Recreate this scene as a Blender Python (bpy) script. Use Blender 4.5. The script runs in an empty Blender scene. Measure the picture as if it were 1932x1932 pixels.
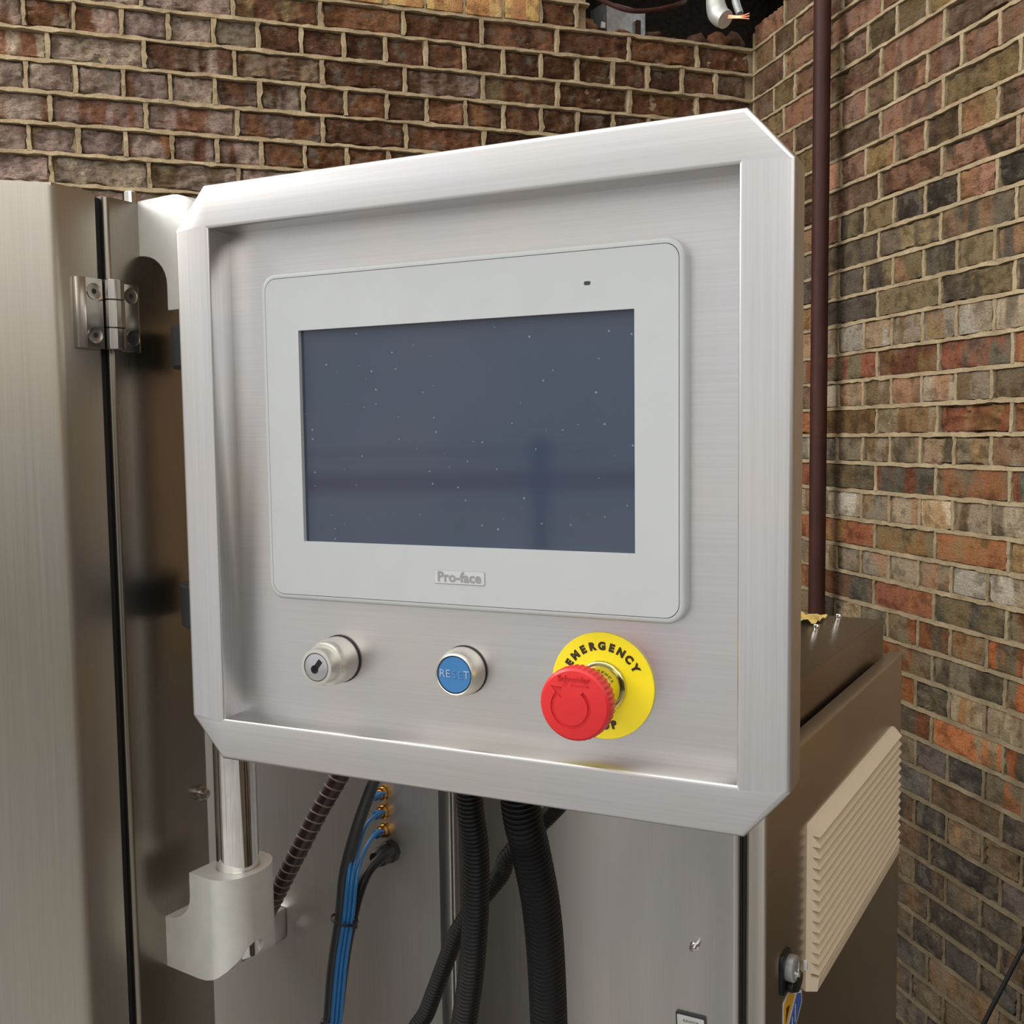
import bpy, bmesh, math, random
from mathutils import Vector, Matrix, noise

C = bpy.context.scene.collection
GROUND = -0.22
random.seed(11)
EYE = 1.45                                   # height of the lens above the floor

# ------------------------------------------------------------------ camera, light, exposure
PITCH, ROLL = math.radians(4.2757), math.radians(-0.715)
fw = Vector((0, math.cos(PITCH), -math.sin(PITCH)))
rt0 = Vector((1, 0, 0)); up0 = rt0.cross(fw)
rt = rt0 * math.cos(ROLL) + up0 * math.sin(ROLL)
up = up0 * math.cos(ROLL) - rt0 * math.sin(ROLL)
cam_d = bpy.data.cameras.new('camera'); cam = bpy.data.objects.new('camera', cam_d); C.objects.link(cam)
M = Matrix((rt, up, -fw)).transposed().to_4x4(); M.translation = (0, 0, EYE)
cam.matrix_world = M
cam_d.sensor_fit = 'HORIZONTAL'; cam_d.sensor_width = 36; cam_d.lens = 36 * 1924.8 / 1932
cam_d.clip_start = 0.02
bpy.context.scene.camera = cam

world = bpy.data.worlds.new('world'); bpy.context.scene.world = world
world.use_nodes = True
bgn = world.node_tree.nodes['Background']
bgn.inputs[0].default_value = (1.0, 0.978, 0.95, 1); bgn.inputs[1].default_value = 0.80

def area(name, loc, target, sx, sy, power, col):
    d = bpy.data.lights.new(name, 'AREA'); d.shape = 'RECTANGLE'; d.size = sx; d.size_y = sy
    d.energy = power; d.color = col
    o = bpy.data.objects.new(name, d); C.objects.link(o); o.location = loc
    o.rotation_euler = (Vector(target) - Vector(loc)).to_track_quat('-Z', 'Y').to_euler()
    return o
area('skylight', (-0.9, -0.2, 4.4), (-0.2, 1.0, 1.2), 4.0, 3.6, 70, (1.0, 0.965, 0.91))
area('fill_behind', (0.9, -3.6, 3.3), (0.5, 2.0, 1.2), 4.2, 2.0, 55, (1.0, 0.975, 0.94))  # added fill lamp behind the camera, lifts the right wall and grille
area('fill_left', (-3.2, 1.5, 3.7), (1.3, 2.0, 1.1), 2.4, 2.3, 205, (1.0, 0.98, 0.95))  # added fill lamp high on the left, brightens the right wall

vs = bpy.context.scene.view_settings
vs.view_transform = 'Standard'; vs.look = 'None'; vs.exposure = 0.10; vs.gamma = 1.0
vs.use_curve_mapping = False

# ------------------------------------------------------------------ materials
def lin(r, g, b):
    f = lambda c: ((c / 255 + 0.055) / 1.055) ** 2.4 if c > 10 else c / 255 / 12.92
    return (f(r), f(g), f(b), 1)

class NT:
    def __init__(s, name):
        s.m = bpy.data.materials.new(name); s.m.use_nodes = True
        s.t = s.m.node_tree; s.b = s.t.nodes['Principled BSDF']
    def n(s, typ, **kw):
        x = s.t.nodes.new('ShaderNode' + typ)
        for k, v in kw.items():
            if k.startswith('i_'):
                key = k[2:]; key = int(key) if key.isdigit() else key
                x.inputs[key].default_value = v
            else: setattr(x, k, v)
        return x
    def l(s, a, ao, b, bi): s.t.links.new(a.outputs[ao], b.inputs[bi])
    def p(s, **kw):
        for k, v in kw.items(): s.b.inputs[k.replace('_', ' ')].default_value = v
    def noise(s, src, so, scale, nscale, detail=2, rough=0.5):
        mp = s.n('Mapping'); mp.inputs['Scale'].default_value = scale; s.l(src, so, mp, 0)
        nz = s.n('TexNoise'); nz.inputs['Scale'].default_value = nscale
        nz.inputs['Detail'].default_value = detail; nz.inputs['Roughness'].default_value = rough
        s.l(mp, 0, nz, 'Vector'); return nz
    def ramp(s, src, so, stops):
        r = s.n('ValToRGB'); e = r.color_ramp.elements
        while len(e) < len(stops): e.new(0.5)
        for q, (pos, c) in zip(e, stops):
            q.position = pos; q.color = c if len(c) == 4 else (*c, 1)
        s.l(src, so, r, 0); return r
    def mix(s, fac, a, b, mode='MIX'):
        x = s.n('MixRGB', blend_type=mode)
        for key, v in ((0, fac), (1, a), (2, b)):
            if isinstance(v, tuple) and hasattr(v[0], 'outputs'): s.l(v[0], v[1], x, key)
            else: x.inputs[key].default_value = v
        return x
    def bump(s, src, so, strength, dist):
        x = s.n('Bump'); x.inputs['Strength'].default_value = strength; x.inputs['Distance'].default_value = dist
        s.l(src, so, x, 'Height'); return x

def plain(name, col, rough=0.5, metal=0.0, spec=0.5, grain=0.06):
    q = NT(name); q.p(Roughness=rough, Metallic=metal); q.b.inputs['Specular IOR Level'].default_value = spec
    tc = q.n('TexCoord'); nz = q.noise(tc, 'Object', (1, 1, 1), 60, 3)
    lo = tuple(c * (1 - grain) for c in col[:3]); hi = tuple(min(1, c * (1 + grain)) for c in col[:3])
    rp = q.ramp(nz, 0, [(0.3, lo), (0.7, hi)]); q.l(rp, 0, q.b, 'Base Color')
    return q.m

def steel(name, axis, c1=(0.655, 0.63, 0.605), c2=(0.61, 0.615, 0.635), rough=0.36, streak=0.07, scratch=0.35):
    q = NT(name); tc = q.n('TexCoord')
    sc = [900, 900, 900]; sc['XYZ'.index(axis)] = 9
    st = q.noise(tc, 'Object', tuple(sc), 1.0, 3, 0.6)
    sc2 = [260, 260, 260]; sc2['XYZ'.index(axis)] = 3
    st2 = q.noise(tc, 'Object', tuple(sc2), 1.0, 2)
    cloud = q.noise(tc, 'Object', (1, 1, 1), 9, 4)
    cr = q.ramp(cloud, 0, [(0.35, c1), (0.65, c2)])
    sr = q.ramp(st, 0, [(0.25, (1 - streak * 2,) * 3), (0.75, (1, 1, 1))])
    mx = q.mix(0.8, (cr, 0), (sr, 0), 'MULTIPLY')
    q.l(mx, 0, q.b, 'Base Color')
    mr = q.n('MapRange'); mr.inputs['To Min'].default_value = rough - 0.02; mr.inputs['To Max'].default_value = rough + 0.03
    mr.inputs['From Min'].default_value = 0.3; mr.inputs['From Max'].default_value = 0.7
    ad = q.n('Math', operation='ADD'); q.l(st2, 0, ad, 0); q.l(cloud, 0, ad, 1)
    hf = q.n('Math', operation='MULTIPLY'); q.l(ad, 0, hf, 0); hf.inputs[1].default_value = 0.5
    q.l(hf, 0, mr, 0); q.l(mr, 0, q.b, 'Roughness')
    bp = q.bump(st, 0, 0.12 * scratch, 0.0004); q.l(bp, 0, q.b, 'Normal')
    q.p(Metallic=1.0)
    return q.m

ST_X = steel('brushed_steel_across', 'X')
ST_Z = steel('brushed_steel_upright', 'Z')
ST_CAB = steel('cabinet_steel', 'Z', (0.55, 0.53, 0.505), (0.52, 0.51, 0.50), 0.30, 0.05, 0.08)
ST_CABX = steel('cabinet_steel_across', 'Z', (0.52, 0.465, 0.39), (0.48, 0.445, 0.40), 0.33, 0.04, 0.0)
ST_BACK = steel('rear_panel_steel', 'Z', (0.84, 0.80, 0.76), (0.80, 0.78, 0.76), 0.46, 0.05, 0.08)
ST_LID = steel('lid_steel', 'Y', (0.25, 0.21, 0.165), (0.235, 0.21, 0.175), 0.28, 0.04, 0.0)
ST_DOOR = steel('door_steel', 'Z', (0.50, 0.46, 0.385), (0.47, 0.445, 0.40), 0.38)
ST_POST = steel('post_steel', 'Z', (0.31, 0.275, 0.225), (0.28, 0.26, 0.23), 0.28, 0.05, 0.08)
POLISHED = plain('polished_steel', (0.72, 0.70, 0.67, 1), 0.09, 1.0)
CAST = steel('hinge_steel', 'Z', (0.48, 0.44, 0.38), (0.42, 0.40, 0.37), 0.24)
ANOD = plain('anodised_aluminium', (0.64, 0.64, 0.605, 1), 0.5, 0.6)
SATIN = plain('satin_aluminium', (0.66, 0.65, 0.60, 1), 0.38, 0.85)
CHROME = plain('chrome', (0.82, 0.81, 0.79, 1), 0.06, 1.0)
BLACK = plain('black_plastic', (0.007, 0.007, 0.008, 1), 0.42, 0, 0.35)
CHAR = plain('charcoal_rubber', (0.028, 0.031, 0.034, 1), 0.45)
DARK = plain('dark_gap', (0.006, 0.006, 0.006, 1), 0.7)
BEZEL = plain('pale_grey_plastic', (0.47, 0.495, 0.51, 1), 0.45, 0, 0.4, 0.015)
BEZEL2 = plain('pale_grey_rim', (0.46, 0.485, 0.485, 1), 0.4, 0, 0.5, 0.015)
LOGO = plain('logo_grey', (0.30, 0.31, 0.32, 1), 0.35, 0.3)
LOGOP = plain('logo_plate_grey', (0.52, 0.535, 0.545, 1), 0.35)
RED = plain('red_plastic', (0.66, 0.022, 0.025, 1), 0.38, 0, 0.4, 0.03)
RED2 = plain('red_plastic_engraving', (0.52, 0.014, 0.018, 1), 0.42, 0, 0.4, 0.03)
YELLOW = plain('yellow_plastic', (0.93, 0.76, 0.020, 1), 0.4, 0, 0.45, 0.03)
INK = plain('black_ink', (0.035, 0.018, 0.004, 1), 0.5)
BLUE = plain('blue_button', (0.045, 0.19, 0.45, 1), 0.4, 0, 0.4, 0.04)
PALE = plain('pale_blue_print', (0.34, 0.47, 0.62, 1), 0.45)
PALE2 = plain('worn_blue_print', (0.13, 0.27, 0.49, 1), 0.45)
OLIVE = plain('reflected_yellow_metal', (0.60, 0.56, 0.27, 1), 0.14, 1.0)  # reflection of the yellow plate put into the metal's base colour
BRASS = plain('brass', (0.62, 0.36, 0.10, 1), 0.25, 1.0)
TUBE = plain('blue_air_tube', (0.02, 0.15, 0.38, 1), 0.3)
CREAM = plain('cream_plastic', (0.70, 0.60, 0.45, 1), 0.5, 0, 0.4, 0.02)
WHITE = plain('white_card', (0.62, 0.63, 0.62, 1), 0.45)
SIGNB = plain('sign_blue', (0.05, 0.12, 0.42, 1), 0.4)
SIGNY = plain('sign_yellow', (0.72, 0.38, 0.02, 1), 0.4)
COIL = plain('hose_coil', (0.22, 0.165, 0.14, 1), 0.4)
HOSEM = plain('brown_hose', (0.040, 0.022, 0.018, 1), 0.32)
COPPER = plain('copper_wire', (0.55, 0.22, 0.12, 1), 0.35, 0.7)
GALV = plain('galvanised_metal', (0.42, 0.44, 0.45, 1), 0.4, 0.6, 0.5, 0.2)
RAG = plain('yellow_cloth', (0.42, 0.30, 0.09, 1), 0.85, 0, 0.2, 0.2)
LINING_DARK = plain('dark_lining', (0.018, 0.014, 0.011, 1), 0.95, 0, 0.1, 0.4)  # near-black colour for the lining of the hole

def make_screen():
    q = NT('screen_glass'); tc = q.n('TexCoord')
    c = q.noise(tc, 'Object', (1, 1, 1), 7, 3)
    r = q.ramp(c, 0, [(0.3, (0.036, 0.058, 0.092)), (0.7, (0.052, 0.064, 0.100))])
    sx = q.n('SeparateXYZ'); q.l(tc, 'Object', sx, 0); cx = q.n('CombineXYZ'); q.l(sx, 0, cx, 0); q.l(sx, 2, cx, 1)
    v = q.n('TexVoronoi', voronoi_dimensions='2D'); v.inputs['Scale'].default_value = 95; q.l(cx, 0, v, 'Vector')
    wn = q.n('TexWhiteNoise'); q.l(v, 'Color', wn, 'Vector')
    rad = q.n('MapRange'); q.l(wn, 0, rad, 0); rad.inputs['From Min'].default_value = 0.60; rad.inputs['From Max'].default_value = 1.0
    rad.inputs['To Min'].default_value = 0.0; rad.inputs['To Max'].default_value = 0.058
    lt_ = q.n('Math', operation='LESS_THAN'); q.l(v, 'Distance', lt_, 0); q.l(rad, 0, lt_, 1)
    d = lt_; g = q.n('Value'); g.outputs[0].default_value = 0.55
    mm = q.n('Math', operation='MULTIPLY'); q.l(d, 0, mm, 0); q.l(g, 0, mm, 1)
    mx = q.mix((mm, 0), (r, 0), (0.35, 0.37, 0.40, 1)); q.l(mx, 0, q.b, 'Base Color')
    q.p(Roughness=0.07); q.b.inputs['Specular IOR Level'].default_value = 0.5
    return q.m
SCREEN = make_screen()

def make_brick(name, attr=False):
    """Old stock brick: the colour of each brick comes with the brick, the patches and relief from noise."""
    q = NT(name); tc = q.n('TexCoord'); oi = q.n('ObjectInfo')
    if attr:
        a1 = q.n('Attribute', attribute_name='tone'); a2 = q.n('Attribute', attribute_name='tone_b')
        o1 = (a1, 'Color'); o2 = (a2, 'Color'); er = (a1, 'Alpha'); src = (tc, 'Object')
    else:
        a2 = q.n('Attribute', attribute_name='tone_b', attribute_type='OBJECT')
        o1 = (oi, 'Color'); o2 = (a2, 'Color'); er = (oi, 'Alpha')
        rm = q.n('Math', operation='MULTIPLY'); q.l(oi, 'Random', rm, 0); rm.inputs[1].default_value = 91.0
        cb = q.n('CombineXYZ'); q.l(rm, 0, cb, 0); q.l(rm, 0, cb, 1); q.l(rm, 0, cb, 2)
        ad = q.n('VectorMath', operation='ADD'); q.l(tc, 'Object', ad, 0); q.l(cb, 0, ad, 1); src = (ad, 0)
    band = q.noise(*src, (17, 5, 4.0), 1.0, 2, 0.55)          # kiln banding, mostly upright
    patch = q.noise(*src, (1, 1, 1), 26, 4, 0.6)
    fine = q.noise(*src, (1, 1, 1), 170, 4, 0.65)
    rough = q.noise(*src, (0.7, 1, 1.6), 95, 6, 0.7)
    bm_ = q.ramp(band, 0, [(0.46, (0, 0, 0)), (0.56, (1, 1, 1))])
    c = q.mix((bm_, 0), o1, o2)
    pm = q.ramp(patch, 0, [(0.38, (0.58, 0.57, 0.56)), (0.50, (1, 1, 1)), (0.68, (1.0, 1.0, 1.0))])
    c = q.mix(1.0, (c, 0), (pm, 0), 'MULTIPLY')
    # lime bloom and mortar smears
    pl_ = q.n('Math', operation='MULTIPLY_ADD'); q.l(rough, 0, pl_, 0); pl_.inputs[1].default_value = 0.28; q.l(patch, 0, pl_, 2)
    lm = q.ramp(pl_, 0, [(0.70, (0, 0, 0)), (0.76, (0.62, 0.62, 0.62))])
    lf = q.n('Math', operation='MULTIPLY'); q.l(lm, 0, lf, 0); q.l(er[0], er[1], lf, 1); lf.use_clamp = True
    c = q.mix((lf, 0), (c, 0), (0.27, 0.235, 0.185, 1))
    fm = q.ramp(fine, 0, [(0.3, (0.74, 0.73, 0.72)), (0.62, (1.08, 1.07, 1.06))])
    c = q.mix(0.85, (c, 0), (fm, 0), 'MULTIPLY')
    pit = q.ramp(rough, 0, [(0.30, (0.45, 0.43, 0.41)), (0.44, (1, 1, 1))])  # low spots painted darker: crevice shade and dirt in the colour
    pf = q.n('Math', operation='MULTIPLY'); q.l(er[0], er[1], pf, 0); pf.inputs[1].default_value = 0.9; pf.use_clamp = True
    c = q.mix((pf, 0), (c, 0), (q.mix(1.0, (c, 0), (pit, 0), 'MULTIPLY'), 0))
    q.l(c, 0, q.b, 'Base Color')
    q.p(Roughness=0.9); q.b.inputs['Specular IOR Level'].default_value = 0.2
    h1 = q.n('Math', operation='MULTIPLY'); q.l(rough, 0, h1, 0); q.l(er[0], er[1], h1, 1)
    h2 = q.n('Math', operation='MULTIPLY_ADD'); q.l(fine, 0, h2, 0); h2.inputs[1].default_value = 0.18; q.l(h1, 0, h2, 2)
    bp = q.bump(h2, 0, 1.0, 0.028); q.l(bp, 0, q.b, 'Normal')
    return q.m
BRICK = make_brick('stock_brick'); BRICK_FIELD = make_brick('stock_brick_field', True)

def make_mortar():
    q = NT('lime_mortar'); tc = q.n('TexCoord')
    p = q.noise(tc, 'Object', (1, 1, 1), 14, 4); fine = q.noise(tc, 'Object', (1, 1, 1), 210, 4, 0.7)
    c = q.ramp(p, 0, [(0.3, lin(134, 118, 94)), (0.55, lin(160, 143, 115)), (0.75, lin(178, 162, 134))])
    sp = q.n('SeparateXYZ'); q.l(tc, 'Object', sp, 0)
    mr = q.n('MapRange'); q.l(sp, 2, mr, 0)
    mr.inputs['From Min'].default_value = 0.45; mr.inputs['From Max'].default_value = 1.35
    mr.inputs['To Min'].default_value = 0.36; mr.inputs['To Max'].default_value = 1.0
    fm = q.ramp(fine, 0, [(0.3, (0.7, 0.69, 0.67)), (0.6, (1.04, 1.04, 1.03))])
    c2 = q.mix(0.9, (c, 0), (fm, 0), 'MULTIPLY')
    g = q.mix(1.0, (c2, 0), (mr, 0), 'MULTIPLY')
    q.l(g, 0, q.b, 'Base Color'); q.p(Roughness=0.95); q.b.inputs['Specular IOR Level'].default_value = 0.1
    bp = q.bump(fine, 0, 0.7, 0.003); q.l(bp, 0, q.b, 'Normal')
    return q.m
MORTAR = make_mortar()

def make_rust():
    q = NT('oxide_painted_pipe'); tc = q.n('TexCoord')
    p = q.noise(tc, 'Object', (1, 1, 0.3), 30, 4); f = q.noise(tc, 'Object', (1, 1, 1), 120, 3)
    c = q.ramp(p, 0, [(0.3, lin(48, 24, 18)), (0.6, lin(60, 31, 24)), (0.8, lin(72, 41, 32))])
    q.l(c, 0, q.b, 'Base Color'); q.p(Roughness=0.6); q.b.inputs['Specular IOR Level'].default_value = 0.25
    bp = q.bump(f, 0, 0.25, 0.002); q.l(bp, 0, q.b, 'Normal'); return q.m
RUST = make_rust()

def make_concrete(name, a, b):
    q = NT(name); tc = q.n('TexCoord'); p = q.noise(tc, 'Object', (1, 1, 1), 3, 6)
    c = q.ramp(p, 0, [(0.3, a), (0.7, b)]); q.l(c, 0, q.b, 'Base Color'); q.p(Roughness=0.85); return q.m
CONCRETE = make_concrete('concrete', lin(152, 151, 150), lin(178, 177, 175))

# ------------------------------------------------------------------ mesh helpers
def obj(name, bm, mat, parent=None, smooth=True, angle=38, loc=None, rot=None):
    bmesh.ops.recalc_face_normals(bm, faces=bm.faces)
    me = bpy.data.meshes.new(name); bm.to_mesh(me); bm.free()
    if smooth:
        for p in me.polygons: p.use_smooth = True
        me.set_sharp_from_angle(angle=math.radians(angle))
    for m in (mat if isinstance(mat, (list, tuple)) else [mat]): me.materials.append(m)
    o = bpy.data.objects.new(name, me); C.objects.link(o)
    if parent: o.parent = parent
    if loc: o.location = loc
    if rot: o.rotation_euler = rot
    return o

def empty(name, loc, rotz=0.0, parent=None):
    o = bpy.data.objects.new(name, None); C.objects.link(o); o.location = loc; o.rotation_euler = (0, 0, rotz)
    o.empty_display_size = 0.05
    if parent: o.parent = parent
    return o

def tag(o, label=None, cat=None, group=None, kind=None):
    if label: o['label'] = label
    if cat: o['category'] = cat
    if group: o['group'] = group
    if kind: o['kind'] = kind
    return o

def box(bm, x0, x1, y0, y1, z0, z1, bev=0.0, seg=2):
    r = bmesh.ops.create_cube(bm, size=1.0)['verts']
    for v in r:
        v.co = Vector((x0 + (v.co.x + .5) * (x1 - x0), y0 + (v.co.y + .5) * (y1 - y0), z0 + (v.co.z + .5) * (z1 - z0)))
    if bev:
        es = list({e for v in r for e in v.link_edges})
        bmesh.ops.bevel(bm, geom=es, offset=bev, segments=seg, profile=0.5, affect='EDGES')
    return bm

def B(*a, **k): return box(bmesh.new(), *a, **k)

def prism(bm, pts, axis, a0, a1, bev=0.0, seg=2):
    """extrude a closed polygon: axis 'Z' takes pts=(x,y); 'Y' takes (x,z); 'X' takes (y,z)"""
    def P(u, v, w):
        return {'Z': (u, v, w), 'Y': (u, w, v), 'X': (w, u, v)}[axis]
    lo = [bm.verts.new(P(u, v, a0)) for u, v in pts]; hi = [bm.verts.new(P(u, v, a1)) for u, v in pts]
    n = len(pts); fs = [bm.faces.new(lo), bm.faces.new(hi)]
    for i in range(n): fs.append(bm.faces.new((lo[i], lo[(i + 1) % n], hi[(i + 1) % n], hi[i])))
    bmesh.ops.recalc_face_normals(bm, faces=fs)
    if bev:
        bmesh.ops.bevel(bm, geom=[e for e in {e for f in fs for e in f.edges}], offset=bev, segments=seg, profile=0.5, affect='EDGES')
    return bm

def lathe(bm, prof, cx, cz, seg=48, cap0=True, cap1=True, axis='Y', cy=0.0):
    """rings of (radius, along) about the Y axis at (cx, cz); axis 'Z' turns about Z at (cx, cy) with cz added"""
    rings = []
    for r, y in prof:
        ring = []
        for i in range(seg):
            t = 2 * math.pi * i / seg
            if axis == 'Y': co = (cx + r * math.cos(t), cy + y, cz + r * math.sin(t))
            elif axis == 'Z': co = (cx + r * math.cos(t), cy + r * math.sin(t), cz + y)
            else: co = (cx + y, cy + r * math.cos(t), cz + r * math.sin(t))
            ring.append(bm.verts.new(co))
        rings.append(ring)
    for a, b in zip(rings, rings[1:]):
        for i in range(seg):
            bm.faces.new((a[i], a[(i + 1) % seg], b[(i + 1) % seg], b[i]))
    if cap0: bm.faces.new(rings[0])
    if cap1: bm.faces.new(rings[-1])
    return bm

def rrect(x0, x1, z0, z1, r, n=6):
    pts = []
    for cx, cz, a in ((x1 - r, z1 - r, 0), (x0 + r, z1 - r, 90), (x0 + r, z0 + r, 180), (x1 - r, z0 + r, 270)):
        for i in range(n + 1):
            t = math.radians(a + 90 * i / n); pts.append((cx + r * math.cos(t), cz + r * math.sin(t)))
    return pts

def spline(pts, step):
    P = [Vector(p) for p in pts]; P = [2 * P[0] - P[1]] + P + [2 * P[-1] - P[-2]]
    dense = []
    for i in range(1, len(P) - 2):
        for k in range(24):
            t = k / 24; a, b, c, d = P[i - 1:i + 3]
            dense.append(0.5 * ((2 * b) + (c - a) * t + (2 * a - 5 * b + 4 * c - d) * t * t + (3 * b - a - 3 * c + d) * t ** 3))
    dense.append(P[-2])
    out = [dense[0]]; acc = 0.0
    for a, b in zip(dense, dense[1:]):
        L = (b - a).length; pos = 0.0
        while acc + (L - pos) >= step:
            pos += step - acc; acc = 0.0; out.append(a.lerp(b, pos / L))
        acc += L - pos
    return out

def tube(bm, pts, rad, seg=16, caps=True):
    """rad: number or function of the index"""
    n = len(pts); T = [(pts[min(i + 1, n - 1)] - pts[max(i - 1, 0)]).normalized() for i in range(n)]
    u = T[0].orthogonal().normalized(); rings = []
    for i in range(n):
        u = (u - T[i] * u.dot(T[i])).normalized(); v = T[i].cross(u)
        r = rad(i) if callable(rad) else rad
        rings.append([bm.verts.new(pts[i] + (u * math.cos(2 * math.pi * k / seg) + v * math.sin(2 * math.pi * k / seg)) * r) for k in range(seg)])
    for a, b in zip(rings, rings[1:]):
        for k in range(seg): bm.faces.new((a[k], a[(k + 1) % seg], b[(k + 1) % seg], b[k]))
    if caps: bm.faces.new(rings[0]); bm.faces.new(rings[-1])
    return bm

def text_bm(s, size, depth=0.0002, spacing=1.0, bold=0.0):
    """letters as a mesh in the XZ plane, facing -Y, centred on the origin"""
    cu = bpy.data.curves.new('t', 'FONT'); cu.body = s; cu.size = size; cu.align_x = 'CENTER'; cu.align_y = 'CENTER'
    cu.extrude = depth; cu.space_character = spacing; cu.offset = bold; cu.resolution_u = 3
    o = bpy.data.objects.new('t', cu); C.objects.link(o)
    dg = bpy.context.evaluated_depsgraph_get(); me = bpy.data.meshes.new_from_object(o.evaluated_get(dg))
    bm = bmesh.new(); bm.from_mesh(me)
    bpy.data.objects.remove(o); bpy.data.curves.remove(cu); bpy.data.meshes.remove(me)
    bmesh.ops.transform(bm, matrix=Matrix.Rotation(math.radians(90), 4, 'X'), verts=bm.verts)
    return bm

def join(dst, src, mat=None):
    if mat is not None: bmesh.ops.transform(src, matrix=mat, verts=src.verts)
    me = bpy.data.meshes.new('j'); src.to_mesh(me); src.free(); dst.from_mesh(me); bpy.data.meshes.remove(me)
    return dst

def boolean(bmA, bmB, op):
    a = obj('bool_a', bmA, ST_X, smooth=False); b = obj('bool_b', bmB, ST_X, smooth=False)
    m = a.modifiers.new('b', 'BOOLEAN'); m.operation = op; m.object = b; m.solver = 'EXACT'
    dg = bpy.context.evaluated_depsgraph_get(); me = bpy.data.meshes.new_from_object(a.evaluated_get(dg))
    bm = bmesh.new(); bm.from_mesh(me)
    for o in (a, b):
        d = o.data; bpy.data.objects.remove(o); bpy.data.meshes.remove(d)
    bpy.data.meshes.remove(me)
    return bm

# ------------------------------------------------------------------ the setting: floor and two brick walls
floor = obj('floor', B(-4.5, 3.2, -4.2, 4.6, GROUND - 0.1, GROUND), CONCRETE, smooth=False); tag(floor, kind='structure')

ADDED_WALL = make_concrete('added_wall_dark', lin(62, 55, 48), lin(78, 70, 62))
rear = obj('added_rear_wall', B(-1.0, 3.1, -4.35, -4.2, GROUND, 4.0), ADDED_WALL, smooth=False); tag(rear, kind='structure')  # unseen dark wall added so the steel reflects darker
CORNER = Vector((0.7777, 3.3132, 0))
BEDS = [1.744 + .0775 * k for k in range(16, 0, -1)] + [1.744, 1.6665, 1.589, 1.5115, 1.434, 1.3565, 1.279, 1.2025, 1.125, 1.047, .969, .8905, .8125, .738, .660, .5865, .512, .437, .362,
        .289, .210, .136, .063, -.010, -.084, -.159, -.236, -.311, -.384, -.459]
while BEDS[-1] > -1.62: BEDS.append(BEDS[-1] - 0.0747)
BEDS = [b + EYE for b in BEDS]
IDX0 = 26                                   # BEDS[26] is bed number 0 in the row numbering below

def in_view(P, margin=0.03):
    d = P - Vector((0, 0, EYE)); w = d.dot(fw)
    if w < 0.1: return False
    k = 1924.8 / 966
    return abs(d.dot(rt) / w * k) < 1 + margin and abs(d.dot(up) / w * k) < 1 + margin

def brick_mesh(kind, L, amp, seed, corner):
    """front skin with worn relief, sides, no back; X along, front at Y=0 facing -Y, 65 mm high"""
    nx = (30 if amp > .004 else 16); nx = nx if L > 0.15 else nx // 2; nz = 10 if amp > .004 else 6; H = 0.066
    bm = bmesh.new(); g = []
    for j in range(nz + 1):
        row = []
        for i in range(nx + 1):
            x = -L / 2 + L * i / nx; z = -H / 2 + H * j / nz
            n1 = noise.noise(Vector((x * 16 + seed * 7.1, z * 22, seed * 3.3)))
            n2 = noise.noise(Vector((x * 60 + seed * 5.1, z * 95, seed * 9.3))); n3 = 1 - 2 * abs(noise.noise(Vector((x * 34 + seed * 2.1, z * 58 + x * 12, seed))))
            y = amp * (0.8 + 1.4 * n1 + 1.0 * n2 - 0.7 * n3)
            ex = min(i, nx - i); ez = min(j, nz - j)
            if ex == 0 or ez == 0: y = max(y, 0) + 0.0016 + random.random() * 0.001
            if ex == 0: x *= 1 - random.random() * corner / L * 2
            if ez == 0: z *= 1 - random.random() * corner / H * 1.2
            if amp > .004:
                chip = max(0, noise.noise(Vector((x * 24 + seed * 4.4, z * 30, seed * 6.6))))
                if ez == 0: z *= 1 - .26 * chip; y += .004 * chip
                if ex == 0: x *= 1 - .26 * chip * H / L; y += .004 * chip
            if ex == 0 and ez == 0: x *= 1 - corner / L; z *= 1 - corner / H * 1.2; y += corner * 0.5
            row.append(bm.verts.new((x, max(y, -0.002), z)))
        g.append(row)
    for j in range(nz):
        for i in range(nx): bm.faces.new((g[j][i], g[j][i + 1], g[j + 1][i + 1], g[j + 1][i]))
    rim = g[0] + [g[j][nx] for j in range(1, nz + 1)] + g[nz][-2::-1] + [g[j][0] for j in range(nz - 1, 0, -1)]
    bk = [bm.verts.new((v.co.x, 0.045, v.co.z)) for v in rim]
    for i in range(len(rim)):
        k = (i + 1) % len(rim); bm.faces.new((rim[i], bk[i], bk[k], rim[k]))
    me = bpy.data.meshes.new(kind)
    for f in bm.faces: f.smooth = True
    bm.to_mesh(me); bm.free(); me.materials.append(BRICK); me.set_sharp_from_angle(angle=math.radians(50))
    return me

SM, HM = {}, {}
for style, amp, corner in (('worn', 0.0068, 0.004), ('sound', 0.0018, 0.0025), ('clean', 0.0005, 0.0012)):
    k = {'worn': 14, 'sound': 10, 'clean': 3}[style]
    SM[style] = [brick_mesh('brick', 0.2165 if style != 'x' else 0, amp, s + 0.3, corner) for s in range(k)]
    HM[style] = [brick_mesh('brick', 0.1062, amp, s + 40.7, corner) for s in range(k)]

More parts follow.
